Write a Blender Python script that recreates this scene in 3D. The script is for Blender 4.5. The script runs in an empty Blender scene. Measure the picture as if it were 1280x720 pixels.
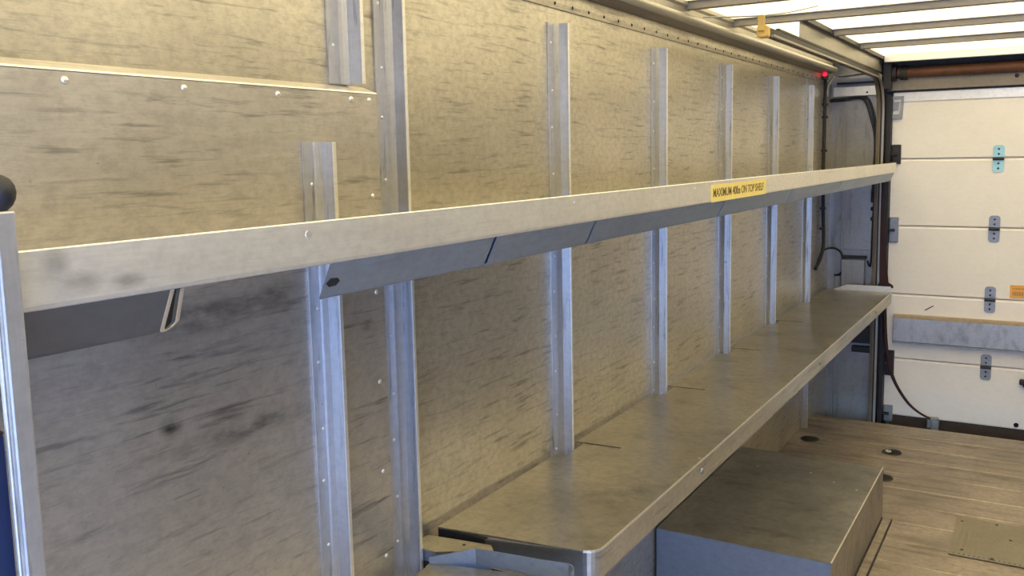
import bpy, bmesh, math, random
from mathutils import Vector, Matrix
random.seed(7)
C = bpy.context.scene.collection
S = bpy.context.scene

# ---------------------------------------------------------------- camera
def make_camera():
    y, p, r = 0.5335, -0.1235, -0.0184
    f = Vector((-math.sin(y)*math.cos(p), math.cos(y)*math.cos(p), math.sin(p)))
    rt = Vector((math.cos(y), math.sin(y), 0)); up = rt.cross(f)
    r2 = rt*math.cos(r) + up*math.sin(r); u2 = r2.cross(f)
    m = Matrix((r2, u2, -f)).transposed().to_4x4()
    m.translation = (0.986, 0, 1.300)
    cd = bpy.data.cameras.new('camera'); cam = bpy.data.objects.new('camera', cd); C.objects.link(cam)
    cam.matrix_world = m
    cd.sensor_width = 36; cd.lens = 36*1129.9/1280
    cd.shift_x = -11.3/1280; cd.shift_y = -24.5/1280
    cd.clip_start = 0.02
    S.camera = cam
make_camera()

# ---------------------------------------------------------------- light
S.view_settings.view_transform = 'Standard'; S.view_settings.look = 'None'
S.view_settings.gamma = 1; S.view_settings.use_curve_mapping = False
S.view_settings.exposure = 0.30
w = bpy.data.worlds.new('sky'); S.world = w; w.use_nodes = True
bg = w.node_tree.nodes['Background']; bg.inputs[0].default_value = (0.45, 0.66, 1.0, 1); bg.inputs[1].default_value = 1.8
sd = bpy.data.lights.new('sun', 'SUN'); sd.energy = 20.0; sd.angle = math.radians(2); sd.color = (1, .93, .80)
so = bpy.data.objects.new('sun', sd); C.objects.link(so); so.rotation_euler = (math.radians(-6), math.radians(17), 0)
# daylight entering by the open cab doorway behind the photographer
ad = bpy.data.lights.new('cab_daylight', 'AREA'); ad.shape = 'RECTANGLE'; ad.size = 1.1; ad.size_y = 1.1
ad.energy = 30; ad.color = (0.30, 0.47, 1.0)
ao = bpy.data.objects.new('cab_daylight', ad); C.objects.link(ao)
ao.location = (1.25, -1.28, 0.70); ao.rotation_euler = (math.radians(90), 0, 0)

# added blue fill through an unseen side opening, right of and behind the photographer
sl = bpy.data.lights.new('side_blue_fill', 'AREA'); sl.shape = 'RECTANGLE'; sl.size = 1.0; sl.size_y = 1.1
sl.energy = 17; sl.color = (0.26, 0.42, 1.0)
slo = bpy.data.objects.new('side_blue_fill', sl); C.objects.link(slo)
slo.location = (2.05, -.55, 0.62); slo.rotation_euler = (math.radians(90), 0, math.radians(90))

# ---------------------------------------------------------------- materials
def _n(nt, t, **kw):
    n = nt.nodes.new(t)
    for k, v in kw.items(): setattr(n, k, v)
    return n
def noise(nt, vec, scale3, scale, detail=4, rough=.55, dist=0.0):
    mp = _n(nt, 'ShaderNodeMapping'); mp.inputs['Scale'].default_value = scale3
    nt.links.new(vec, mp.inputs['Vector'])
    n = _n(nt, 'ShaderNodeTexNoise'); n.inputs['Scale'].default_value = scale
    n.inputs['Detail'].default_value = detail; n.inputs['Roughness'].default_value = rough
    n.inputs['Distortion'].default_value = dist
    nt.links.new(mp.outputs[0], n.inputs['Vector'])
    return n.outputs[0]
def ramp(nt, fac, a, b, va=0.0, vb=1.0):
    m = _n(nt, 'ShaderNodeMapRange'); m.inputs['From Min'].default_value = a; m.inputs['From Max'].default_value = b
    m.inputs['To Min'].default_value = va; m.inputs['To Max'].default_value = vb
    nt.links.new(fac, m.inputs['Value']); return m.outputs[0]
def mix(nt, fac, a, b, blend='MIX'):
    m = _n(nt, 'ShaderNodeMix', data_type='RGBA', blend_type=blend)
    if isinstance(fac, (int, float)): m.inputs[0].default_value = fac
    else: nt.links.new(fac, m.inputs[0])
    for i, c in ((6, a), (7, b)):
        if isinstance(c, tuple): m.inputs[i].default_value = (*c, 1)
        else: nt.links.new(c, m.inputs[i])
    return m.outputs[2]
def mul(nt, a, b):
    m = _n(nt, 'ShaderNodeMath', operation='MULTIPLY')
    for i, c in enumerate((a, b)):
        if isinstance(c, (int, float)): m.inputs[i].default_value = c
        else: nt.links.new(c, m.inputs[i])
    return m.outputs[0]
def base_mat(name):
    m = bpy.data.materials.new(name); m.use_nodes = True; nt = m.node_tree
    b = nt.nodes['Principled BSDF']; g = _n(nt, 'ShaderNodeNewGeometry')
    return m, nt, b, g.outputs['Position']
def metal(name, col, dark, rough=.4, metallic=.8, streak=(8, 1.2, 60), brush=.25, scuff=.6, blotch=.3, lo=.60, hi=.72, bump=.007, tint=None, mott=.22, smudges=()):
    m, nt, b, pos = base_mat(name)
    fine = noise(nt, pos, streak, 14, 3, .6)
    sc = noise(nt, pos, tuple(s*.42 for s in streak), 6, 6, .62, .25)
    bl = noise(nt, pos, (1, 1, 1), 4.0, 4, .6)
    spots = noise(nt, pos, (1, 1, 1.6), 34, 3, .6)
    c = mix(nt, mul(nt, ramp(nt, fine, .35, .7), brush), col, tuple(x*.72 for x in col))
    c = mix(nt, mul(nt, ramp(nt, bl, .40, .68), blotch), c, tint or tuple(x*.62 for x in col))
    area = ramp(nt, bl, .35, .6, .35, 1)
    c = mix(nt, mul(nt, mul(nt, ramp(nt, sc, lo, hi), scuff), area), c, dark)
    c = mix(nt, mul(nt, ramp(nt, spots, .70, .76), scuff*.7), c, dark)
    mo = noise(nt, pos, (1, 1.0, 1.6), 52, 6, .7)
    c = mix(nt, mul(nt, ramp(nt, mo, .42, .66), mott), c, tuple(x*.45 for x in col))
    for cen, rad, scl, amt in smudges:                     # dirt smudges with a place of their own
        a_ = _n(nt, 'ShaderNodeVectorMath', operation='SUBTRACT'); nt.links.new(pos, a_.inputs[0]); a_.inputs[1].default_value = cen
        b_ = _n(nt, 'ShaderNodeVectorMath', operation='MULTIPLY'); nt.links.new(a_.outputs[0], b_.inputs[0]); b_.inputs[1].default_value = scl
        l_ = _n(nt, 'ShaderNodeVectorMath', operation='LENGTH'); nt.links.new(b_.outputs[0], l_.inputs[0])
        k_ = mul(nt, ramp(nt, l_.outputs['Value'], rad*.25, rad, amt, 0), ramp(nt, noise(nt, pos, (30, 22, 70), .8, 4, .6), .32, .66))
        c = mix(nt, k_, c, dark)
    nt.links.new(c, b.inputs['Base Color'])
    b.inputs['Metallic'].default_value = metallic
    r = ramp(nt, sc, .4, .75, rough, min(1, rough+.10)); nt.links.new(r, b.inputs['Roughness'])
    if bump:
        bp = _n(nt, 'ShaderNodeBump'); bp.inputs['Strength'].default_value = bump*10; bp.inputs['Distance'].default_value = .0012
        nt.links.new(fine, bp.inputs['Height']); nt.links.new(bp.outputs[0], b.inputs['Normal'])
    return m
def plain(name, col, rough=.6, metallic=0, var=.25, scale=30, emit=None):
    m, nt, b, pos = base_mat(name)
    n = noise(nt, pos, (1, 1, 1), scale, 4, .6)
    c = mix(nt, mul(nt, ramp(nt, n, .35, .7), var), col, tuple(x*.45 for x in col))
    nt.links.new(c, b.inputs['Base Color']); b.inputs['Roughness'].default_value = rough; b.inputs['Metallic'].default_value = metallic
    if emit: b.inputs['Emission Color'].default_value = (*emit[0], 1); b.inputs['Emission Strength'].default_value = emit[1]
    return m

DK = (.075, .068, .06)
SMC = (((.03, .78, 1.10), .10, (1, .8, 3), .65), ((.03, .90, 1.105), .08, (1, .7, 3.5), .65), ((.03, .735, .965), .022, (1, 1, 1.2), 1.0), ((.03, 1.122, 1.035), .022, (1, 1.2, 1.2), .9), ((.03, .86, .93), .10, (1, .6, 5), .7))
M = {}
M['wall'] = metal('scuffed_wall_aluminium', (.64, .59, .48), DK, .28, .76, (8, 3.2, 40), .35, .75, .45, .54, .70, mott=.48)
M['cover'] = metal('scuffed_cover_aluminium', (.60, .56, .50), DK, .36, .72, (8, 3.0, 38), .35, .7, .35, .55, .70, mott=.38, smudges=(SMC))
M['upright'] = metal('upright_aluminium', (.56, .55, .54), (.10, .10, .10), .36, .7, (40, 40, 3), .35, .75, .35, .58, .68)
M['rail'] = metal('rail_aluminium', (.44, .41, .35), DK, .42, .7, (30, 1, 30), .25, .4, .4)
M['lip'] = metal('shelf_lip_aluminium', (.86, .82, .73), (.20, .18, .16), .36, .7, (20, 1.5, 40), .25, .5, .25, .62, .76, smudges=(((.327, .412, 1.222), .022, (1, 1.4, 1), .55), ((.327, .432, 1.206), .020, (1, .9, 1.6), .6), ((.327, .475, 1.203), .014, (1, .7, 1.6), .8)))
M['deck'] = metal('shelf_deck_aluminium', (.50, .46, .37), (.13, .12, .11), .29, .8, (3, 3, 3), .3, .6, .7, .55, .72, mott=.45)
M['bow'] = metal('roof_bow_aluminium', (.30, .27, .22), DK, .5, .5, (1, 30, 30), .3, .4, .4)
M['liplow'] = metal('low_shelf_lip_shaded', (.58, .55, .47), (.15, .14, .13), .34, .72, (20, 2, 30), .3, .7, .5, .54, .70, mott=.35)  # darker than the upper lip: its shade is put into the colour
M['grime_shade'] = metal('grimy_and_shaded_metal', (.26, .22, .17), DK, .5, .6, (30, 1, 30), .25, .4, .4)  # grimy metal that also carries the cove groove's shadow in its colour
M['grip'] = metal('worn_grip_sheet', (.30, .26, .19), DK, .6, .3, (20, 20, 20), .3, .5, .4)
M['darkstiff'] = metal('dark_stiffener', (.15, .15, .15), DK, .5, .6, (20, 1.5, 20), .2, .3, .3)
M['box'] = metal('wheel_box_aluminium', (.40, .38, .34), (.10, .09, .09), .34, .75, (3, 5, 5), .3, .6, .8, .54, .70, mott=.45)
M['floor'] = metal('floor_plank_aluminium', (.48, .40, .31), (.13, .10, .08), .42, .6, (1.5, 9, 3), .5, .8, .85, .48, .68, mott=.55)
M['under'] = metal('daylight_tinted_aluminium', (.30, .36, .46), (.16, .15, .15), .42, .7, (20, 1.5, 20), .2, .3, .3)  # blue tone is the front daylight put into the base colour
M['jamb'] = metal('rear_jamb_sheet', (.36, .35, .34), (.09, .08, .08), .42, .7, (10, 10, 2), .25, .6, .45, .56, .72)
M['galv'] = metal('galvanised_steel', (.50, .52, .55), (.22, .23, .25), .45, .6, (12, 12, 5), .4, .6, .4, .5, .68)
M['hinge'] = metal('hinge_steel', (.34, .35, .36), (.06, .06, .06), .45, .7, (20, 20, 20), .3, .6, .4)
M['hingeg'] = metal('pale_green_plated_steel', (.42, .70, .66), (.12, .22, .20), .4, .5, (20, 20, 20), .3, .3, .3)
M['door'] = metal('cream_door_paint', (.93, .88, .80), (.40, .34, .28), .5, 0, (2, 5, 22), .10, .35, .12, .66, .80, .01, mott=.06)
M['black'] = plain('black_rubber', (.016, .015, .017), .55)
M['dark'] = plain('grimy_black_steel', (.035, .03, .03), .5, .3, .5)
M['hole'] = plain('recess_shade', (.012, .010, .009), .9)  # near-black for the shade inside gaps, slits and channel ends
M['rust'] = plain('rusty_tube_steel', (.16, .065, .03), .55, .3, .7, 14)
M['brown'] = plain('brown_rubber_seal', (.050, .034, .026), .7)
M['maroon'] = plain('maroon_strap_webbing', (.035, .010, .014), .8)
M['blue'] = plain('navy_painted_panel', (.010, .022, .075), .5)
M['yellow'] = plain('yellow_sticker', (.88, .70, .20), .5, 0, .12)
M['orange'] = plain('orange_sticker', (.90, .42, .05), .5, 0, .12)
M['ink'] = plain('sticker_ink', (.20, .14, .03), .6)
M['amber'] = plain('ochre_plastic', (.70, .45, .10), .5, 0, .4, 60)
M['wood'] = plain('plywood_edge', (.50, .38, .24), .7, 0, .4, 60)
M['red'] = plain('red_lamp_lens', (.55, .01, .02), .15, 0, 0, 5, ((1, .02, .08), .6))
M['rivet'] = metal('rivet_aluminium', (.85, .83, .78), (.3, .28, .25), .3, .8, (5, 5, 5), .1, .2, .1)
M['screw'] = plain('rusty_screw', (.50, .28, .10), .5, .4)
M['shell'] = plain('grey_painted_shell', (.13, .13, .13), .6)
ROOF_FWD = .68
def roof_mat():
    m = bpy.data.materials.new('translucent_roof_sheet'); m.use_nodes = True; nt = m.node_tree
    b = nt.nodes['Principled BSDF']; nt.nodes.remove(b)
    g = _n(nt, 'ShaderNodeNewGeometry'); n = noise(nt, g.outputs['Position'], (1, 1, 1), 6, 4, .6)
    c = mix(nt, ramp(nt, n, .3, .7), (.99, .89, .68), (.95, .84, .62))
    t = _n(nt, 'ShaderNodeBsdfTranslucent'); d = _n(nt, 'ShaderNodeBsdfDiffuse'); mx = _n(nt, 'ShaderNodeMixShader')
    nt.links.new(c, t.inputs['Color']); d.inputs['Color'].default_value = (.8, .78, .7, 1)
    mx.inputs[0].default_value = .10
    rf = _n(nt, 'ShaderNodeBsdfRefraction'); rf.inputs['IOR'].default_value = 1.04; rf.inputs['Roughness'].default_value = .55
    nt.links.new(c, rf.inputs['Color']); m2 = _n(nt, 'ShaderNodeMixShader'); m2.inputs[0].default_value = ROOF_FWD
    nt.links.new(t.outputs[0], m2.inputs[1]); nt.links.new(rf.outputs[0], m2.inputs[2])
    nt.links.new(m2.outputs[0], mx.inputs[1]); nt.links.new(d.outputs[0], mx.inputs[2])
    nt.links.new(mx.outputs[0], nt.nodes['Material Output'].inputs['Surface'])
    return m
M['roof'] = roof_mat()

# ---------------------------------------------------------------- mesh helpers
def box(bm, x0, x1, y0, y1, z0, z1, bev=0):
    vs = [bm.verts.new((x, y, z)) for x in (x0, x1) for y in (y0, y1) for z in (z0, z1)]
    fs = [(0,1,3,2), (4,6,7,5), (0,4,5,1), (2,3,7,6), (0,2,6,4), (1,5,7,3)]
    faces = [bm.faces.new([vs[i] for i in f]) for f in fs]
    if bev:
        es = {e for f in faces for e in f.edges}
        bmesh.ops.bevel(bm, geom=list(es), offset=bev, segments=2, affect='EDGES', profile=.5)
    return bm
def prism(bm, pts, axis, a, b):
    """extrude a closed 2-D outline; axis 'x': pts=(y,z); 'y': pts=(x,z); 'z': pts=(x,y)"""
    def P(p, t): return {'x': (t, p[0], p[1]), 'y': (p[0], t, p[1]), 'z': (p[0], p[1], t)}[axis]
    A = [bm.verts.new(P(p, a)) for p in pts]; B = [bm.verts.new(P(p, b)) for p in pts]
    n = len(pts)
    for i in range(n): bm.faces.new((A[i], A[(i+1) % n], B[(i+1) % n], B[i]))
    bm.faces.new(A[::-1]); bm.faces.new(B)
    return bm
def sheet(pts, t):
    """open polyline in 2-D thickened by t (to its left side) -> closed outline"""
    P = [Vector(p) for p in pts]; out = []
    for i, p in enumerate(P):
        d1 = (P[i]-P[i-1]).normalized() if i else None
        d2 = (P[i+1]-P[i]).normalized() if i < len(P)-1 else None
        n1 = Vector((-d1.y, d1.x)) if d1 else None; n2 = Vector((-d2.y, d2.x)) if d2 else None
        if n1 and n2:
            n = (n1+n2).normalized(); k = t/max(.3, n.dot(n1))
        else: n = n1 or n2; k = t
        out.append(p+n*k)
    return [tuple(p) for p in P] + [tuple(p) for p in out[::-1]]
def arc(cx, cy, r, a0, a1, n=6):
    return [(cx+r*math.cos(math.radians(a0+(a1-a0)*i/n)), cy+r*math.sin(math.radians(a0+(a1-a0)*i/n))) for i in range(n+1)]
def cyl(bm, c, axis, r, h, n=16, r2=None, caps=True):
    c = Vector(c); r2 = r if r2 is None else r2
    ax = Vector(axis).normalized(); u = ax.orthogonal().normalized(); v = ax.cross(u)
    A, B = [], []
    for i in range(n):
        a = 2*math.pi*i/n; d = u*math.cos(a)+v*math.sin(a)
        A.append(bm.verts.new(c+d*r)); B.append(bm.verts.new(c+ax*h+d*r2))
    for i in range(n): bm.faces.new((A[i], A[(i+1) % n], B[(i+1) % n], B[i]))
    if caps: bm.faces.new(A[::-1]); bm.faces.new(B)
    return bm
def dome(bm, c, axis, r, h, n=10):
    c = Vector(c); ax = Vector(axis).normalized(); u = ax.orthogonal().normalized(); v = ax.cross(u)
    prev = None
    for k, (rr, hh) in enumerate(((1, 0), (.92, .45), (.6, .85))):
        ring = [bm.verts.new(c+ax*h*hh+(u*math.cos(2*math.pi*i/n)+v*math.sin(2*math.pi*i/n))*r*rr) for i in range(n)]
        if prev:
            for i in range(n): bm.faces.new((prev[i], prev[(i+1) % n], ring[(i+1) % n], ring[i]))
        prev = ring
    t = bm.verts.new(c+ax*h)
    for i in range(n): bm.faces.new((prev[i], prev[(i+1) % n], t))
    return bm
def smooth_path(pts, sub=5):
    P = [Vector(p) for p in pts]; P = [P[0]*2-P[1]] + P + [P[-1]*2-P[-2]]; out = []
    for i in range(1, len(P)-2):
        for k in range(sub):
            t = k/sub; a, b, c, d = P[i-1], P[i], P[i+1], P[i+2]
            out.append(.5*((2*b)+(c-a)*t+(2*a-5*b+4*c-d)*t*t+(3*b-a-3*c+d)*t*t*t))
    out.append(P[-2]); return out
def tube(bm, pts, r, n=8, sub=5, flat=1.0):
    P = smooth_path(pts, sub); rings = []; u = None
    for i, p in enumerate(P):
        d = (P[min(i+1, len(P)-1)]-P[max(i-1, 0)]).normalized()
        u = (d.orthogonal() if u is None else (u-d*u.dot(d))).normalized(); v = d.cross(u)
        rr = r(i/(len(P)-1)) if callable(r) else r
        rings.append([bm.verts.new(p+(u*math.cos(2*math.pi*k/n)+v*math.sin(2*math.pi*k/n)*flat)*rr) for k in range(n)])
    for a, b in zip(rings, rings[1:]):
        for k in range(n): bm.faces.new((a[k], a[(k+1) % n], b[(k+1) % n], b[k]))
    bm.faces.new(rings[0][::-1]); bm.faces.new(rings[-1])
    return bm
def NB(): return bmesh.new()
def world_loc(o):
    v = Vector((0, 0, 0))
    while o: v += o.location; o = o.parent
    return v
def obj(name, bm, mat, parent=None, label=None, smooth=False, stuff=False, kind=None):
    bmesh.ops.recalc_face_normals(bm, faces=bm.faces)
    if parent is not None:
        off = world_loc(parent)
        for v in bm.verts: v.co -= off
    me = bpy.data.meshes.new(name); bm.to_mesh(me); bm.free(); me.materials.append(M[mat])
    if smooth:
        me.polygons.foreach_set('use_smooth', [True]*len(me.polygons))
        try: me.set_sharp_from_angle(angle=math.radians(40))
        except Exception: pass
    o = bpy.data.objects.new(name, me); C.objects.link(o); o.parent = parent
    if label: o['label'] = label
    if stuff: o['kind'] = 'stuff'
    if kind: o['kind'] = kind
    return o
def thing(name, label, cat, loc=(0, 0, 0), group=None):
    o = bpy.data.objects.new(name, None); C.objects.link(o); o.location = loc; o.empty_display_size = .05
    o['label'] = label; o['category'] = cat
    if group: o['group'] = group
    return o
def tag(o, label, cat, group=None):
    o['label'] = label; o['category'] = cat
    if group: o['group'] = group
    return o
def struct(name, loc=(0, 0, 0)):
    o = bpy.data.objects.new(name, None); C.objects.link(o); o.location = loc; o['kind'] = 'structure'; return o

XR, YF, YB, ZC = 2.02, -1.35, 4.78, 1.74      # right wall, front bulkhead, rear door plane, ceiling
YFL = 4.49                                      # rear end of the floor
UP = [1.20, 1.80, 2.40, 3.00, 3.60, 4.20]

# ================================================================ STRUCTURE
# floor: aluminium planks laid across the van
fl = obj('floor', box(NB(), -.05, XR+.05, YF, YFL, -.06, -.012), 'dark', kind='structure')
y = YFL; pitch = .172; k = 0
while y > YF+.01:
    y0 = max(YF, y-pitch); bm = NB(); dz = random.uniform(-.0008, .0005)
    g = .0012
    pr = [(y0+g, -.012), (y-g, -.012), (y-g, -.0015+dz), (y-g-.0026, dz), (y0+g+.0026, dz), (y0+g, -.0015+dz)]
    prism(bm, pr, 'x', -.002, XR)
    obj('floor_plank', bm, 'floor', fl)
    y -= pitch
# rear sill below the end of the floor
obj('trim_1', box(NB(), -.05, XR+.05, YFL, YB+.12, -.14, -.10), 'dark', kind='structure')
# left wall: backing plus a sheet in every bay, joints under the uprights
wl = obj('wall_left', box(NB(), -.06, -.0035, YF, YB+.1, -.14, ZC+.005), 'shell', kind='structure')
edges = [YF, -.4] + [u+.02 for u in UP] + [YB]
for a, b in zip(edges, edges[1:]):
    obj('wall_panel', box(NB(), -.0034, 0, a+.0001, b-.0001, -.10 if b > 4.3 else -.005, 1.70), 'wall', wl)
bm = NB(); box(bm, XR, XR+.06, .0, YB+.1, -.14, ZC+.005); box(bm, XR, XR+.06, YF, -1.10, -.14, ZC+.005); box(bm, XR, XR+.06, -1.10, .0, 1.30, ZC+.005)  # side opening added to let the blue fill in
obj('wall_right', bm, 'shell', kind='structure')
# front bulkhead with the open doorway to the cab
bm = NB(); box(bm, -.05, .45, YF-.06, YF, -.06, ZC); box(bm, 1.80, XR+.05, YF-.06, YF, -.06, ZC); box(bm, .45, 1.80, YF-.06, YF, 1.62, ZC)
obj('wall_front', bm, 'shell', kind='structure')
# ceiling: translucent sheets and cross bows
ce = struct('ceiling', (1, 2, ZC))
bows = [-.80, -.25, .25, .75, 1.25, 1.72, 2.16, 2.61, 3.05, 3.53, 4.05]
be = [YF-.05] + bows + [4.66]
for a, b in zip(be, be[1:]):
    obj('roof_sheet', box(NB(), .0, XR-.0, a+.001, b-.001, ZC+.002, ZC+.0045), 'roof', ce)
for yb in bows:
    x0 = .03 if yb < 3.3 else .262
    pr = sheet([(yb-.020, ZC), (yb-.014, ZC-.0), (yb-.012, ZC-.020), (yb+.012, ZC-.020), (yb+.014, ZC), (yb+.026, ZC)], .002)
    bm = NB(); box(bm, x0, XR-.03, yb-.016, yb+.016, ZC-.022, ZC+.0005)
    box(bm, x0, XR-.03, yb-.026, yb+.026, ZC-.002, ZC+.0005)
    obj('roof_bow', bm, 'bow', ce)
obj('roof_edge_rail', box(NB(), -.05, .03, YF, YB, ZC+.0, ZC+.03), 'shell', ce)
obj('roof_edge_rail', box(NB(), XR-.03, XR+.05, YF, YB, ZC+.0, ZC+.03), 'shell', ce)
obj('roof_header', box(NB(), -.05, XR+.05, 4.66, YB+.12, ZC+.006, ZC+.04), 'shell', ce)
# cove rail along the top of the left wall
tr = struct('trim_2', (0, 1.7, 1.63))
Y0, Y1 = YF, 4.62
obj('riveted_flange', prism(NB(), [(.0, 1.627), (.005, 1.627), (.006, 1.640), (.006, 1.664), (.0, 1.668)], 'y', Y0, Y1), 'wall', tr)
cv = [(.001, 1.664), (.010, 1.668), (.026, 1.672), (.040, 1.674)]
obj('cove_underside', prism(NB(), sheet(cv, .003), 'y', Y0, Y1), 'grime_shade', tr)  # shadow of the groove is painted by this darker metal
tb = arc(.045, 1.686, .0125, 0, 360, 16)[:-1]
obj('round_bead', prism(NB(), tb, 'y', Y0, Y1), 'rail', tr, smooth=True)
obj('fascia', prism(NB(), sheet([(.038, 1.700), (.032, 1.706), (.032, 1.722), (.040, 1.728), (.040, 1.739)], .003), 'y', Y0, Y1), 'rail', tr)
bm = NB(); yy = -.9
while yy < 4.5:
    dome(bm, (.006, yy, 1.6375), (1, 0, 0), .0042, .0018, 8); yy += .0853
obj('rivets', bm, 'dark', tr, stuff=True)
# rear wall sheet beside the door
wb = obj('wall_back', box(NB(), -.05, .235, YB-.01, YB+.06, -.14, ZC), 'jamb', kind='structure')
for x0, x1 in ((.028, .036), (.060, .064)):
    obj('sheet_fold', box(NB(), x0, x1, YB-.018, YB-.0102, -.10, 1.52, .001), 'jamb', wb)
obj('raised_sheet', box(NB(), .075, .232, YB-.016, YB-.0102, .80, 1.50, .002), 'jamb', wb)
obj('lower_sheet', box(NB(), .045, .232, YB-.018, YB-.0102, -.10, .60, .002), 'jamb', wb)
# cover box low on the rear wall
bx = thing('junction_cover', 'small pale folded metal cover on the rear sheet just above the low shelf end', 'cover', (.13, YB-.02, .55))
obj('cover_body', box(NB(), .075, .185, YB-.055, YB-.0185, .50, .755, .003), 'jamb', bx)
obj('cover_flange', box(NB(), .068, .192, YB-.024, YB-.0185, .757, .772, .001), 'dark', bx)

# ================================================================ DOOR
dr = struct('door_1', (1.1, YB, -.03))
DX0, DX1 = .288, 1.90
zs = [-.035, .26, .586, .925, 1.252, 1.575]
for a, b in zip(zs, zs[1:]):
    bm = NB()
    zt = b-.0015; zb = a+.0015
    pr = [(YB+.030, zb), (YB+.004, zb), (YB, zb+.005), (YB, zt-.010), (YB+.004, zt-.005), (YB+.004, zt), (YB+.030, zt)]
    prism(bm, pr, 'x', DX0, DX1)
    obj('door_panel', bm, 'door', dr)
obj('top_channel', box(NB(), DX0+.004, DX1, YB-.006, YB-.0005, 1.528, 1.572, .001), 'lip', dr)
obj('bottom_seal', box(NB(), DX0+.03, DX1, YB-.004, YB+.02, -.099, -.037), 'brown', dr)
bm = NB()
for x in (.66, 1.0, 1.34, 1.68): dome(bm, (x, YB-.0065, 1.552), (0, -1, 0), .004, .002)
obj('rivets', bm, 'rivet', dr, stuff=True)
# galvanised beam with plywood edge across the door
obj('reinforcing_beam', box(NB(), DX0+.036, DX1, YB-.030, YB-.0005, .352, .470, .002), 'galv', dr, 'grey galvanised steel beam across the door')
obj('plywood_strip', box(NB(), DX0+.036, DX1, YB-.030, YB-.0005, .471, .486), 'wood', dr, 'thin tan plywood edge on the beam')
obj('beam_lower_lip', box(NB(), DX0+.036, DX1, YB-.034, YB-.0005, .343, .351), 'hinge', dr)
def hinge(x, z, mat, w=.047, h=.125, lab=None):
    bm = NB()
    for s in (0, 1):
        z0 = z+.008 if s else z-h/2; z1 = z+h/2 if s else z-.008
        r = .014; o = []
        if s: o = [(x-w/2, z0), (x+w/2, z0), (x+w/2, z1-r)] + arc(x+w/2-r, z1-r, r, 0, 90, 4) + arc(x-w/2+r, z1-r, r, 90, 180, 4) + [(x-w/2, z1-r)]
        else: o = [(x-w/2, z1), (x-w/2, z0+r)] + arc(x-w/2+r, z0+r, r, 180, 270, 4) + arc(x+w/2-r, z0+r, r, 270, 360, 4) + [(x+w/2, z1)]
        prism(bm, o, 'y', YB-.004 if z > .49 or z < .3 else YB-.036, YB-.0006 if z > .49 or z < .3 else YB-.0305)
    h1 = obj('hinge', bm, mat, dr, lab)
    bm = NB(); yk = YB-.008; cyl(bm, (x-w/2, yk, z), (1, 0, 0), .0075, w, 12)
    obj('knuckle', bm, 'dark', h1, smooth=True)
    bm = NB()
    for dz in (-.045, -.022, .022, .045): dome(bm, (x, YB-.0042, z+dz), (0, -1, 0), .005, .003, 8)
    obj('bolts', bm, 'dark', h1, stuff=True)
for x in (.755, 1.22):
    for z, m in ((1.248, 'hingeg'), (.920, 'hinge'), (.583, 'hinge'), (.255, 'hinge')):
        hinge(x-(.004*(1.25-z)/.3 if x < 1 else 0), z, m, lab='pale green plated hinge' if m == 'hingeg' and x < 1 else None)
# roller brackets down the left edge
def roller(z, h, mat):
    bm = NB(); box(bm, .290, .332, YB-.014, YB-.0008, z-h/2, z+h/2, .004)
    o = obj('roller_bracket', bm, mat, dr)
    bm = NB(); cyl(bm, (.262, YB-.024, z), (1, 0, 0), .007, .055, 10); cyl(bm, (.262, YB-.024, z), (1, 0, 0), .018, .012, 14)
    obj('roller', bm, 'dark', o, smooth=True)
for z, h, m in ((1.275, .095, 'dark'), (.905, .125, 'hinge'), (.235, .13, 'dark'), (-.025, .085, 'hinge')): roller(z, h, m)
# the open wire-like top bracket
bm = NB(); prof = [(.288, 1.555), (.336, 1.555), (.330, 1.44), (.288, 1.44)]
prism(bm, [(.288, 1.555), (.338, 1.555), (.337, 1.540), (.288, 1.540)], 'y', YB-.016, YB-.007)
prism(bm, [(.288, 1.468), (.333, 1.468), (.332, 1.448), (.288, 1.448)], 'y', YB-.016, YB-.0006)
prism(bm, [(.326, 1.540), (.337, 1.540), (.333, 1.468), (.322, 1.468)], 'y', YB-.016, YB-.0006)
prism(bm, [(.288, 1.525), (.315, 1.525), (.312, 1.49), (.288, 1.49)], 'y', YB-.010, YB-.0006)
obj('top_roller_bracket', bm, 'hinge', dr)
bm = NB(); box(bm, .495, .545, YB-.030, YB-.0045, -.072, -.018, .004); box(bm, .515, .55, YB-.036, YB-.006, -.098, -.030, .004)
obj('lock_plate', bm, 'hinge', dr)
bm = NB(); cyl(bm, (.881, YB-.002, -.012), (0, 1, 0), .011, .003, 14); obj('bolt_hole', bm, 'hole', dr)
bm = NB(); box(bm, .885, .960, YB-.03, YB-.0008, .190, .215, .006); box(bm, .90, .945, YB-.014, YB-.0008, .178, .19, .002)
obj('pull_handle', bm, 'black', dr)
st = obj('sticker', box(NB(), .828, .930, YB-.0022, YB-.0006, .598, .658), 'orange', dr, 'small orange sticker')
bm = NB()
for r, z in enumerate((.642, .618)):
    xx = .838
    while xx < .92:
        wd = random.uniform(.004, .009); box(bm, xx, xx+wd, YB-.0028, YB-.0023, z-(.003 if r == 0 else .009), z+(.003 if r == 0 else .009)); xx += wd+.0025
obj('faded_print', bm, 'screw', st, stuff=True)
obj('scratch_mark', prism(NB(), [(.46, .512), (.50, .538), (.505, .536), (.468, .511)], 'y', YB-.0010, YB-.0003), 'dark', dr)

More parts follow.
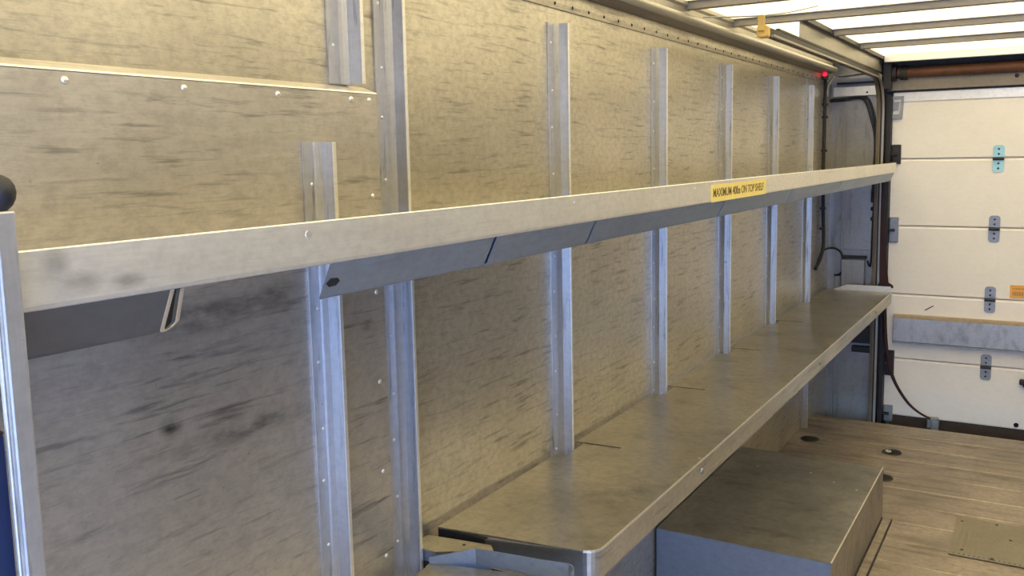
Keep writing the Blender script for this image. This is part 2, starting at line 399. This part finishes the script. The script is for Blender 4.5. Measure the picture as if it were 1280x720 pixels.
# header above the door, torsion tube
obj('door_backing', box(NB(), .2355, XR, YB+.061, YB+.08, -.14, 1.70), 'door', dr)
hd = obj('trim_3', box(NB(), .262, DX1, YB-.035, YB-.012, 1.580, 1.640, .002), 'grime_shade', kind='structure')
obj('upper_frame_strip', box(NB(), .262, XR, 4.640, 4.659, 1.709, 1.7400, .002), 'lip', hd)
obj('door_jamb_return', box(NB(), .2355, .2875, YB+.012, YB+.06, -.14, 1.60), 'dark', hd)
obj('dark_back_plate', box(NB(), .236, XR, YB+.031, YB+.06, 1.58, ZC), 'dark', hd)
bm = NB(); dome(bm, (.815, YB-.0355, 1.622), (0, -1, 0), .009, .005, 12); obj('bolt', bm, 'dark', hd)
tt = thing('torsion_tube', 'rusty brown round torsion tube running across above the cream door', 'tube', (1.1, 4.72, 1.68))
obj('shaft', cyl(NB(), (.31, 4.73, 1.662), (1, 0, 0), .025, 1.62, 24), 'rust', tt, smooth=True)
bm = NB(); cyl(bm, (.325, 4.73, 1.662), (1, 0, 0), .034, .030, 24); cyl(bm, (.29, 4.73, 1.662), (1, 0, 0), .040, .018, 24)
obj('cable_drum', bm, 'dark', tt, smooth=True)
obj('bearing_plate', box(NB(), .252, .288, 4.69, 4.765, 1.585, 1.715, .003), 'dark', tt)
bm = NB()
for i in range(60): 
    a = .60+i*.021; cyl(bm, (a, 4.73, 1.662), (1, 0, 0), .0268, .010, 14)
obj('spring_coils', bm, 'rust', tt, smooth=True, stuff=True)

# door track: side plate under the roof, curved channel, vertical rail
sp = thing('track_side_plate', 'broad flat grey plate hanging along the roof edge towards the rear door', 'plate', (.24, 3.9, 1.66))
bm = NB(); box(bm, .240, .243, 3.085, 4.72, 1.668, 1.738); obj('web', bm, 'rail', sp)
obj('top_flange', box(NB(), .244, .262, 3.085, 4.72, 1.722, 1.738), 'dark', sp)
obj('lower_edge', box(NB(), .2395, .250, 2.80, 4.72, 1.660, 1.667), 'dark', sp)
tk = thing('door_track', 'metal overhead door track curving down beside the cream door to the floor', 'track', (.25, 4.7, -.1))
def track_sweep(prof, mat, name, y_start=2.70, zt=1.648):
    # prof points: (across x, offset outward) ; path in y-z
    path = [(y_start, zt), (4.53, zt)] + [(4.53+.18*math.sin(math.radians(a)), zt-.18+.18*math.cos(math.radians(a))) for a in range(10, 91, 10)] + [(4.71, -.095)]
    bm = NB(); rings = []
    for i, p in enumerate(path):
        a = Vector(path[max(i-1, 0)]); b = Vector(path[min(i+1, len(path)-1)]); d = (b-a).normalized(); n = Vector((-d.y, d.x))
        rings.append([bm.verts.new((q[0], p[0]+n.x*q[1], p[1]+n.y*q[1])) for q in prof])
    m = len(prof)
    for A, B in zip(rings, rings[1:]):
        for k in range(m): bm.faces.new((A[k], A[(k+1) % m], B[(k+1) % m], B[k]))
    bm.faces.new(rings[0][::-1]); bm.faces.new(rings[-1])
    return obj(name, bm, mat, tk)
track_sweep(sheet([(.226, .006), (.226, -.012), (.240, -.016), (.244, -.016)], .003), 'grime_shade', 'inner_channel')
track_sweep([(.245, .010), (.245, -.018), (.251, -.018), (.251, .010)], 'dark', 'track_web')
track_sweep([(.252, -.010), (.252, -.016), (.262, -.016), (.262, -.010)], 'rail', 'outer_lip')
obj('edge_seal', box(NB(), .266, .287, 4.735, 4.768, -.095, 1.56), 'black', tk)
# ochre end block
cb = thing('track_end_stop', 'small ochre block clipped to the front end of the overhead door track', 'block', (.235, 2.70, 1.62))
bm = NB(); box(bm, .222, .252, 2.655, 2.697, 1.628, 1.662, .005); box(bm, .228, .246, 2.645, 2.660, 1.645, 1.690, .002)
obj('block_body', bm, 'amber', cb)
bm = NB(); tube(bm, [(.06, 2.66, 1.700), (.15, 2.665, 1.694), (.237, 2.668, 1.690)], .0022, 6); tube(bm, [(.237, 2.668, 1.690), (.30, 2.72, 1.700), (.36, 2.80, 1.722)], .0018, 6)
obj('tie_wire', bm, 'rail', cb)

# ================================================================ REAR CORNER FITTINGS
cr = thing('corner_crossbar', 'pale flat bar across the top of the rear corner sheet', 'bar', (.1, YB-.03, 1.57))
obj('bar', box(NB(), .012, .232, YB-.035, YB-.011, 1.565, 1.612, .002), 'lip', cr)
bm = NB(); dome(bm, (.172, YB-.0355, 1.580), (0, -1, 0), .005, .003, 8); obj('bolt', bm, 'dark', cr)
cr2 = thing('corner_shelf_angle', 'dark-edged angle bracket directly above the pale corner crossbar', 'bracket', (.1, YB-.05, 1.62))
obj('lower_leg', box(NB(), .03, .232, YB-.050, YB-.011, 1.624, 1.632, .001), 'dark', cr2)
obj('upright_leg', box(NB(), .05, .215, YB-.030, YB-.011, 1.633, 1.652, .001), 'jamb', cr2)
bm = NB(); prism(bm, sheet([(.040, 1.66), (.070, 1.655), (.232, 1.668), (.236, 1.70)], .003), 'y', 4.60, 4.72); obj('gusset_sheet', bm, 'jamb', cr2)
dg = thing('diagonal_brace', 'thin slanted brace rod in the upper rear corner beside the red lamp', 'brace', (.03, 4.65, 1.6))
obj('rod', tube(NB(), [(.010, 4.60, 1.560), (.018, 4.60, 1.61), (.045, 4.59, 1.655)], .007, 8), 'rail', dg)
rl = thing('red_marker_lamp', 'small glowing red lamp on a black housing in the upper rear corner', 'lamp', (.03, 4.52, 1.66))
bm = NB(); box(bm, .004, .030, 4.50, 4.545, 1.635, 1.662, .004); obj('housing', bm, 'black', rl)
bm = NB(); cyl(bm, (.022, 4.497, 1.659), (0, -1, 0), .012, .006, 16); dome(bm, (.022, 4.491, 1.659), (0, -1, 0), .012, .008, 16); obj('lens', bm, 'red', rl, smooth=True)
wa = thing('corner_wire_loom', 'thick black wiring loom running down the rear left corner', 'cable', (.02, 4.5, .7))
bm = NB(); tube(bm, [(.018, 4.53, 1.635), (.012, 4.56, 1.55), (.014, 4.55, 1.40), (.011, 4.56, 1.20), (.013, 4.57, 1.0), (.020, 4.56, .85), (.016, 4.52, .78), (.010, 4.44, .735)], .0085, 8); obj('loom', bm, 'black', wa, smooth=True)
bm = NB()
tube(bm, [(.010, 4.44, .735), (.014, 4.56, .805), (.035, 4.68, .815), (.060, YB-.022, .790), (.078, YB-.030, .752), (.080, YB-.03, .70), (.06, YB-.026, .672), (.035, YB-.024, .668)], .0055, 8)
obj('branch_cable', bm, 'black', wa, smooth=True)
bm = NB()
for z in (1.52, 1.46, 1.30, 1.02, .92): box(bm, .002, .026, 4.545, 4.573, z-.006, z+.006, .002)
obj('cable_clips', bm, 'dark', wa, stuff=True)
wc = thing('crossing_hose', 'pair of black hoses crossing the rear sheet under the pale bar', 'hose', (.2, YB-.03, .7))
for k in (0, 1):
    bm = NB(); d = .016*k
    tube(bm, [(.018, 4.66, 1.545-.4*d), (.06, YB-.030, 1.552-.3*d), (.14, YB-.030, 1.556-.2*d), (.178-d*.6, YB-.030, 1.545-d), (.207-d, YB-.030, 1.46), (.222-.5*d, YB-.030, 1.36), (.224-d*.6, YB-.030, 1.20), (.218-d*.6, YB-.030, 1.05)], .0065, 8)
    obj('hose', bm, 'black', wc, smooth=True)
bm = NB(); tube(bm, [(.218, YB-.030, 1.05), (.214, YB-.030, .9), (.213, YB-.030, .77), (.209, YB-.03, .725), (.202, YB-.03, .728), (.195, YB-.032, .750)], .0045, 8); obj('thin_cable', bm, 'black', wc, smooth=True)
bm = NB()
for z in (1.09, 1.05, 1.01, .96): box(bm, .205, .228, YB-.044, YB-.020, z-.010, z+.008, .003)
obj('cable_clips', bm, 'black', wc, stuff=True)
lt = thing('latch_mechanism', 'black latch bar low in the rear corner under the shelf end', 'latch', (.17, YB-.04, .30))
bm = NB(); box(bm, .10, .235, YB-.05, YB-.019, .33, .42, .004); box(bm, .135, .245, YB-.058, YB-.030, .285, .315, .003); obj('latch_body', bm, 'black', lt)
bm = NB(); cyl(bm, (.085, YB-.035, .345), (1, 0, 0), .009, .13, 10); obj('latch_rod', bm, 'hinge', lt, smooth=True)
ps = thing('door_pull_strap', 'dark maroon strap and cord hanging beside the door track and looping to the door foot', 'strap', (.3, 4.7, 0))
bm = NB(); A = []
for z, x0, x1 in ((1.20, .262, .268), (1.05, .262, .274), (.90, .263, .285), (.75, .264, .298), (.655, .266, .308), (.640, .258, .330), (.628, .258, .330)):
    A.append([bm.verts.new(v) for v in ((x0, 4.672, z), (x1, 4.672, z), (x1, 4.677, z), (x0, 4.677, z))])
for a, b in zip(A, A[1:]):
    for k in range(4): bm.faces.new((a[k], a[(k+1) % 4], b[(k+1) % 4], b[k]))
bm.faces.new(A[0]); bm.faces.new(A[-1][::-1]); obj('webbing', bm, 'maroon', ps)
bm = NB(); tube(bm, [(.29, 4.675, .630), (.292, 4.68, .52), (.300, 4.69, .37), (.316, 4.70, .25), (.350, 4.705, .15), (.405, 4.715, .06), (.455, 4.725, .012), (.512, 4.735, -.020)], lambda t: .012-.007*t, 8); obj('cord', bm, 'maroon', ps, smooth=True)

# ================================================================ RIVETED COVER PANEL (left)
cp = thing('riveted_cover_panel', 'big riveted aluminium cover panel at the left with a folded top ledge', 'panel', (.015, .0, 0))
PX = .030
obj('face_sheet', box(NB(), PX-.003, PX, -.5, 1.168, .002, 1.403), 'cover', cp)
obj('top_ledge', prism(NB(), [(.0005, 1.4135), (.0005, 1.4165), (PX-.001, 1.4065), (PX, 1.4040), (PX-.003, 1.4035)], 'y', -.5, 1.168), 'lip', cp)
obj('edge_return', box(NB(), .0005, PX-.0035, 1.165, 1.168, .002, 1.403), 'dark', cp)
bm = NB()
for yv in (.627, .788, .949, 1.105, .466, .305): dome(bm, (PX, yv, 1.3935), (1, 0, 0), .0048, .0028, 12)
for zv in (1.394, 1.240, 1.082, .931, .776, .626, .47, .32): dome(bm, (PX, 1.148, zv), (1, 0, 0), .0040, .0024, 12)
obj('rivets', bm, 'rivet', cp, smooth=True, stuff=True)
obj('pale_scratch', prism(NB(), [(.640, .660), (.642, .658), (.598, .622), (.596, .624)], 'x', PX, PX+.0002), 'lip', cp)

# ================================================================ UPRIGHTS
def upright(x0, y0, zb, zt, label, fl=.042, dep=.030, rv=True, nrv=None):
    t = thing('wall_upright', label, 'upright', (x0, y0+fl, zb), 'riveted wall uprights')
    th = .0035
    pr = [(x0+.0003, y0), (x0+th, y0), (x0+th, y0+fl*.62), (x0+th+.002, y0+fl-.010), (x0+.010, y0+fl-.002), (x0+dep-.004, y0+fl), (x0+dep, y0+fl), (x0+dep, y0+fl+th+.001), (x0+dep-.004, y0+fl+th), (x0+.0003, y0+fl+th)]
    obj('channel', prism(NB(), pr, 'z', zb, zt), 'upright', t)
    obj('edge_bead', box(NB(), x0+dep+.0001, x0+dep+.0022, y0+fl-.001, y0+fl+.006, zb, zt, .0006), 'lip', t)
    bm = NB(); z = zb+.06; k = 0
    while z < zt-.01:
        dome(bm, (x0+th, y0+.012+.004*(k % 2), z), (1, 0, 0), .0032, .0018, 8); z += .105 if k % 2 else .082; k += 1
    obj('rivets', bm, 'rivet', t, smooth=True, stuff=True)
    return t
where = ['tallest silver wall upright, immediately right of the riveted cover panel',
         'second full silver wall upright from the cover panel, ending below the top rail',
         'silver wall upright third from the cover panel, left of the yellow warning label',
         'silver wall upright crossing directly behind the yellow warning label',
         'silver wall upright just right of the yellow warning label, second from the rear corner',
         'rearmost silver wall upright, beside the black wiring loom']
for i, (u, lb) in enumerate(zip(UP, where)):
    t = upright(0, u, 0.0 if i in (0, 5) else .555, 1.625 if i == 0 else 1.594, lb)
    if i == 5:
        bm = NB(); box(bm, .0045, .0075, 4.203, 4.222, 1.30, 1.622); 
        obj('splice_plate', bm, 'upright', t)
        bm = NB()
        for z in (1.35, 1.44, 1.53): dome(bm, (.0045, 4.232, z), (1, 0, 0), .005, .003, 8)
        obj('bolts', bm, 'dark', t, stuff=True)
upright(PX, .990, 0.0, 1.326, 'shorter silver upright fixed on the face of the riveted cover panel', .034, .030)
upright(0, 1.087, 1.418, 1.627, 'short silver upright stub standing above the cover panel ledge', .042, .034)

# ================================================================ UPPER SHELF
us = thing('upper_shelf', 'long high aluminium shelf with a deep pale front lip and a yellow weight label', 'shelf', (.18, 2.5, 1.186))
LX = .326; ZT, ZB_ = 1.237, 1.1895; YS0, YS1 = .383, 4.665
lp = [(LX-.0025, ZB_+.004), (LX-.0008, ZB_+.0006), (LX+.0006, ZB_+.0016), (LX+.0012, ZB_+.005), (LX+.0012, ZT-.0012), (LX, ZT), (LX-.0018, ZT-.0004), (LX-.0025, ZT-.002)]
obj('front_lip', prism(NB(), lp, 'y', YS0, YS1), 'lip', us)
tp = [(LX-.003, YS0), (LX-.003, YS1), (.036, YS1)]
for u in reversed(UP):
    pass
tp += [(.036, 1.19), (.066, 1.19), (.066, YS0)]
obj('deck', prism(NB(), tp, 'z', 1.190, 1.1925), 'deck', us)
segs = [(YS0, .517), (.720, 1.048), (1.058, 1.365), (1.374, 2.056), (2.066, 2.69), (2.70, 3.40), (3.41, YS1-.04)]
P0 = Vector((LX-.0012, 1.1900)); P1 = Vector((.3070, 1.1525)); dv = (P1-P0).normalized(); nv = Vector((dv.y, -dv.x)); WD = .011
if nv.x > 0: nv = -nv
cen = P1+nv*WD/2; up_ = P0+nv*WD; up_.y = 1.1888
aa = math.degrees(math.atan2(-nv.y, -nv.x))
bend = arc(cen.x, cen.y, WD/2, aa, aa-180, 8)
path = [tuple(P0), tuple(P1)] + bend[1:-1] + [tuple(P1+nv*WD), tuple(up_)]
inner = sheet(path, -.0016)[len(path):][::-1]
def face_dist(x, z): return max(0, min(1, (Vector((x, z))-P0).dot(nv)/WD))
for i, (a, b) in enumerate(segs):
    ext = .028 if i == 0 else .010               # far ends are cut on a slant: the back leg runs on further
    bm = prism(NB(), sheet(path, -.0016), 'y', a, b)
    for v in bm.verts:
        if v.co.y > (a+b)/2: v.co.y += ext*face_dist(v.co.x, v.co.z)
        elif i == 1: v.co.y += .022*face_dist(v.co.x, v.co.z)
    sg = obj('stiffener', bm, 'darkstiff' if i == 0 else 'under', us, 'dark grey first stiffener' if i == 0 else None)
    bm = prism(NB(), inner, 'y', b-.03, b-.0045)
    for v in bm.verts:
        if v.co.y > b-.01: v.co.y += ext*face_dist(v.co.x, v.co.z)
    obj('end_shade_fill', bm, 'hole', sg)  # dark filler stands for the shadow inside the channel end
    bm = prism(NB(), sheet([tuple(Vector(p)-(nv*0)) for p in path], -.0019), 'y', b+.0002, b+.0016)
    for v in bm.verts: v.co.y += ext*face_dist(v.co.x, v.co.z)
    obj('cut_edge', bm, 'lip' if i == 0 else 'under', sg)
bm = NB(); 
hexp = [(.7235, 1.1675), (.7285, 1.1725), (.7385, 1.1722), (.7440, 1.1685), (.7400, 1.1635), (.7300, 1.1630)]
# dark slot punched near the start of a stiffener (lies on its sloping face)
def on_face(z): return .3070+(z-1.1525)/(1.1885-1.1525)*(.3255-.3070)+.0003
A = [bm.verts.new((on_face(z)+.0006, y_, z)) for y_, z in hexp]; B = [bm.verts.new((on_face(z)-.0012, y_, z)) for y_, z in hexp]
bm.faces.new(A); bm.faces.new(B[::-1])
for k in range(6): bm.faces.new((A[k], A[(k+1) % 6], B[(k+1) % 6], B[k]))
obj('slot', bm, 'hole', us)
bm = NB()
for yv, r in ((.687, .0042), (1.288, .003), (1.85, .003), (2.764, .003), (3.6, .003)): cyl(bm, (LX+.0012, yv, 1.224), (1, 0, 0), r, .0008, 14)
obj('lip_rivets', bm, 'rivet', us, stuff=True)
lb = obj('warning_label', box(NB(), LX+.0013, LX+.0019, 1.952, 2.395, 1.1895, 1.2285), 'yellow', us, 'yellow label with brown capitals giving the weight limit')
def text_mesh(txt, parent, width, height, origin, mat, name='lettering'):
    cu = bpy.data.curves.new('t', 'FONT'); cu.body = txt; cu.size = 1; cu.extrude = .003
    cu.offset = .018
    o = bpy.data.objects.new('t', cu); C.objects.link(o)
    bpy.context.view_layer.update()
    dg_ = bpy.context.evaluated_depsgraph_get(); me = bpy.data.meshes.new_from_object(o.evaluated_get(dg_))
    bpy.data.objects.remove(o); bpy.data.curves.remove(cu)
    xs = [v.co.x for v in me.vertices]; ys = [v.co.y for v in me.vertices]
    sx = width/(max(xs)-min(xs)); sy = height/(max(ys)-min(ys)); mx, my = min(xs), min(ys)
    off = world_loc(parent)
    for v in me.vertices:
        a, b, c = v.co
        v.co = Vector((origin[0]+.0004*(c > 0), origin[1]+(a-mx)*sx, origin[2]+(b-my)*sy))-off
    me.materials.clear(); me.materials.append(M[mat]); me.name = name
    t = bpy.data.objects.new(name, me); C.objects.link(t); t.parent = parent
    return t
text_mesh('MAXIMUM 40lbs ON TOP SHELF', lb, .405, .0195, (LX+.00195, 1.966, 1.2005), 'ink')

# ================================================================ LOWER SHELF (main, far)
ls = thing('lower_shelf', 'long low aluminium shelf with a rounded front corner running to the rear door', 'shelf', (.17, 3.0, .57))
ZD = .609; YN = 1.322; YE = 4.66
corner = arc(.294, YN+.065, .032, -78, 0, 6)
out = [(.012, YN)] + corner + [(LX, YE), (.012, YE)]
for u in reversed(UP[1:]):
    w_ = u+.042
    out += [(.012, w_+.058), (.036, w_+.0600), (.128, w_+.0630), (.128, w_+.0560), (.036, w_+.0505), (.036, u-.004), (.012, u-.004)]
bm = prism(NB(), out, 'z', ZD-.003, ZD)
obj('deck', bm, 'deck', ls)
outer = [(.012, YN)] + corner + [(LX, YE)]
pr = sheet(outer, .0022)
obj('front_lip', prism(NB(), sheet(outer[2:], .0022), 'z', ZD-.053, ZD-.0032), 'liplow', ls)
obj('dark_gap_filler', prism(NB(), [(.0125, YN+.0008), (.117, YN+.0008), (.117, YN+.010), (.0125, YN+.010)], 'z', ZD-.045, ZD-.0032), 'hole', ls)  # black filler paints the shade in this gap
obj('near_end_lip', prism(NB(), sheet([(.118, YN+.0005), corner[0], corner[1]], .0022), 'z', ZD-.051, ZD-.0032), 'darkstiff', ls)  # dark metal here paints the shade on the end lip
for u in UP[1:]:
    obj('support_arm', box(NB(), .036, .135, u+.042+.050, u+.042+.066, .574, .6058), 'hole', ls)  # bracket arms blackened to give the deck slits their shade
# fine bright bead on the fold
obj('fold_bead', prism(NB(), sheet([(x+.0009, y_-.0003) for x, y_ in outer[1:]], .0024), 'z', ZD-.0031, ZD+.0012), 'lip', ls)
bm = NB(); prism(bm, [(.05, ZD), (.118, ZD+.028), (.322, ZD+.028), (.322, ZD)], 'y', YE-.003, YE); obj('end_flange', bm, 'lip', ls)
bm = NB()
for x, yv in ((.313, 1.364), (.316, 1.918), (.316, 1.995), (.316, 2.40), (.316, 2.79), (.316, 3.3), (.316, 3.9)): dome(bm, (x, yv, ZD+.0002), (0, 0, 1), .0035, .0018, 10)
obj('screws', bm, 'screw', ls, smooth=True, stuff=True)
bm = NB()
for yv in (1.906, 3.1, 4.2): dome(bm, (LX+.0005, yv, .584), (1, 0, 0), .0075, .004, 12)
obj('lip_bolts', bm, 'hinge', ls, smooth=True, stuff=True)

# near shelf tray
ns = thing('near_shelf_tray', 'nearest low shelf tray with an upturned bluish end flange', 'shelf', (.17, .9, .55))
ZN = .586
co = arc(.300, 1.262, .026, 0, 75, 6)
o2 = [(PX+.034, .385), (.326, .385)] + co + [(.060, 1.232), (.062, 1.215), (PX+.034, 1.213)]
obj('deck', prism(NB(), o2, 'z', ZN-.002, ZN), 'deck', ns)
# upturned end flange following the end of the tray, sloping down near the wall
bm = NB()
path = [(.062, 1.226, .012), (.137, 1.262, .030), (.20, 1.270, .030), (.26, 1.277, .030)] + [(a, b+.012, .030) for a, b in arc(.300, 1.250, .026, 70, 0, 5)]
A = []
for i, (x, yv, h) in enumerate(path):
    p = Vector(path[max(0, i-1)][:2]); q = Vector(path[min(len(path)-1, i+1)][:2]); d = (q-p).normalized(); n = Vector((-d.y, d.x))*.0022
    A.append([bm.verts.new(v) for v in ((x, yv, ZN+.0003), (x, yv, ZN+h), (x+n.x, yv+n.y, ZN+h), (x+n.x, yv+n.y, ZN+.0003))])
for a, b in zip(A, A[1:]):
    for k in range(4): bm.faces.new((a[k], a[(k+1) % 4], b[(k+1) % 4], b[k]))
bm.faces.new(A[0]); bm.faces.new(A[-1][::-1])
obj('end_flange', bm, 'under', ns)  # flange blue is daylight put into its colour
obj('front_lip', box(NB(), .3265, .3290, .385, 1.245, ZN-.022, ZN+.028), 'lip', ns)
# bracket arm at the foot of the first upright
ba = thing('shelf_bracket_arm', 'small grey bracket arm bridging the gap between the two low shelves', 'bracket', (.06, 1.27, .57))
obj('arm_plate', prism(NB(), [(.004, 1.252), (.004, 1.300), (.133, 1.3185), (.150, 1.300), (.060, 1.246)], 'z', .596, .600), 'deck', ba)
obj('gap_shade_block', box(NB(), .064, .285, 1.188, 1.316, .525, .556), 'hole', ba)  # black block added so the gap under the arm looks shaded
obj('wall_shade_block', box(NB(), .0055, .0635, 1.2505, 1.318, .50, .575), 'hole', ba)  # black block added for the shaded gap next to the wall
obj('arm_web', prism(NB(), sheet([(.004, 1.256), (.060, 1.250), (.145, 1.300)], .003), 'z', .5565, .5955), 'under', ba)
bm = NB(); dome(bm, (.09, 1.295, .6002), (0, 0, 1), .0035, .001, 8); obj('screw', bm, 'dark', ba)

# ================================================================ WHEEL BOX AND FLOOR ITEMS
wbx = thing('wheel_box', 'low wide aluminium wheel-arch box on the floor under the low shelf', 'box', (.27, 2.86, 0))
BX, BY0, BY1, BZ = .512, 2.43, 3.285, .188
obj('lid', prism(NB(), [(.0055, BY0), (BX, BY0), (BX, BY1), (.0055, BY1)], 'z', BZ-.003, BZ), 'box', wbx)
bm = NB(); box(bm, .0055, BX-.003, BY0, BY0+.003, .002, BZ-.0032); obj('front_side', bm, 'under', wbx)  # only this side takes the blue daylight-tinted metal
bm = NB(); box(bm, BX-.0029, BX, BY0, BY1, .002, BZ-.0032); obj('aisle_side', bm, 'box', wbx)
bm = NB(); box(bm, .0055, BX-.003, BY1-.003, BY1, .002, BZ-.0032); obj('rear_side', bm, 'box', wbx)
obj('edge_bead', box(NB(), BX-.003, BX+.0012, BY0-.001, BY1, BZ+.0001, BZ+.0018, .0005), 'lip', wbx)
bm = NB()
for x, yv in ((.30, 3.12), (.39, 3.06), (.47, 3.02), (.12, 3.1)): dome(bm, (x, yv, BZ), (0, 0, 1), .0035, .0012, 8)
obj('rivets', bm, 'rivet', wbx, smooth=True, stuff=True)
obj('foot_seam', box(NB(), BX+.0002, BX+.0035, BY0, BY1, .0022, .007), 'dark', wbx)
fs = thing('floor_edge_strip', 'narrow aluminium angle strip lying along the foot of the wheel box', 'strip', (.53, 2.9, 0))
obj('base_leg', box(NB(), .518, .545, 1.9, 3.275, .0022, .0050), 'floor', fs)
obj('raised_leg', box(NB(), .5455, .5485, 1.9, 3.275, .0022, .012), 'dark', fs)
gm = thing('grip_patch', 'square ribbed grip patch stuck on the aisle floor', 'mat', (1.0, 3.25, .002))
prm = [(.745, 3.085), (1.30, 3.085), (1.30, 3.425), (.742, 3.425)]
obj('base_sheet', prism(NB(), prm, 'z', .0018, .0032), 'grip', gm)
bm = NB()
x = .757
while x < 1.29:
    box(bm, x, x+.006, 3.095, 3.415, .0033, .0058); x += .0145
obj('ribs', bm, 'grip', gm, stuff=True)
bm = NB()
for p in ((.762, 3.38), (.868, 3.40), (.78, 3.13), (.915, 3.28), (.87, 3.10), (1.02, 3.38), (1.1, 3.1)): dome(bm, (*p, .0059), (0, 0, 1), .006, .0015, 8)
obj('screws', bm, 'dark', gm, stuff=True)
for (x, yv, lab, ring) in ((.080, 4.085, 'dark round floor recess nearest the left wall behind the wheel box', 0), (.433, 4.055, 'dark round floor recess with a small metal ring, out in the aisle', 1), (.448, 3.715, 'dark round floor recess half hidden behind the wheel box corner', 0)):
    t = thing('tie_down_recess', lab, 'recess', (x, yv, .002), 'round tie-down recesses in the floor')
    bm = NB(); n = 24; A = []
    for r, z in ((.041, .0019), (.040, .0036), (.034, .0036), (.031, .0022)):
        A.append([bm.verts.new((x+r*math.cos(2*math.pi*i/n), yv+r*math.sin(2*math.pi*i/n), z)) for i in range(n)])
    for a, b in zip(A, A[1:]):
        for i in range(n): bm.faces.new((a[i], a[(i+1) % n], b[(i+1) % n], b[i]))
    obj('rim', bm, 'dark', t, smooth=True)
    bm = NB(); cyl(bm, (x, yv, .0018), (0, 0, 1), .0312, .0005, 24); obj('cup', bm, 'hole', t)
    if ring:
        bm = NB(); pts = [(x-.014+.011*math.cos(a/10*6.283), yv+.011*math.sin(a/10*6.283), .0052) for a in range(11)]
        tube(bm, pts, .0022, 6, 2); obj('ring', bm, 'rivet', t, smooth=True)

# ================================================================ FOREGROUND POST
pt = thing('grab_post', 'close silver square post with a black round end cap', 'post', (.338, .369, 0))
bm = NB(); box(bm, .3275, .3400, .362, .378, 0.003, 1.268, .002); obj('square_tube', bm, 'upright', pt)
obj('raised_rib', box(NB(), .3318, .3350, .3600, .3618, 0.003, 1.262, .0006), 'lip', pt)
bm = NB(); n = 20; prev = None
for r, z in ((.006, 1.2682), (.0095, 1.2715), (.0117, 1.276), (.0125, 1.281), (.0117, 1.286), (.0090, 1.2905), (.005, 1.2930), (.0015, 1.2938)):
    ring_ = [bm.verts.new((.3335+r*math.cos(2*math.pi*i/n), .369+r*math.sin(2*math.pi*i/n), z)) for i in range(n)]
    if prev:
        for i in range(n): bm.faces.new((prev[i], prev[(i+1) % n], ring_[(i+1) % n], ring_[i]))
    else: bm.faces.new(ring_[::-1])
    prev = ring_
bm.faces.new(prev); obj('end_cap', bm, 'black', pt, smooth=True)
BLY = .366
bp_ = thing('blue_end_panel', 'dark blue panel low behind the silver post at the left edge', 'panel', (.2, .34, 0))
obj('panel_sheet', box(NB(), .3140, .3190, .300, BLY, .001, 1.10), 'blue', bp_)
obj('panel_edge', box(NB(), .3130, .3200, .300, BLY, 1.1005, 1.104, .001), 'dark', bp_)
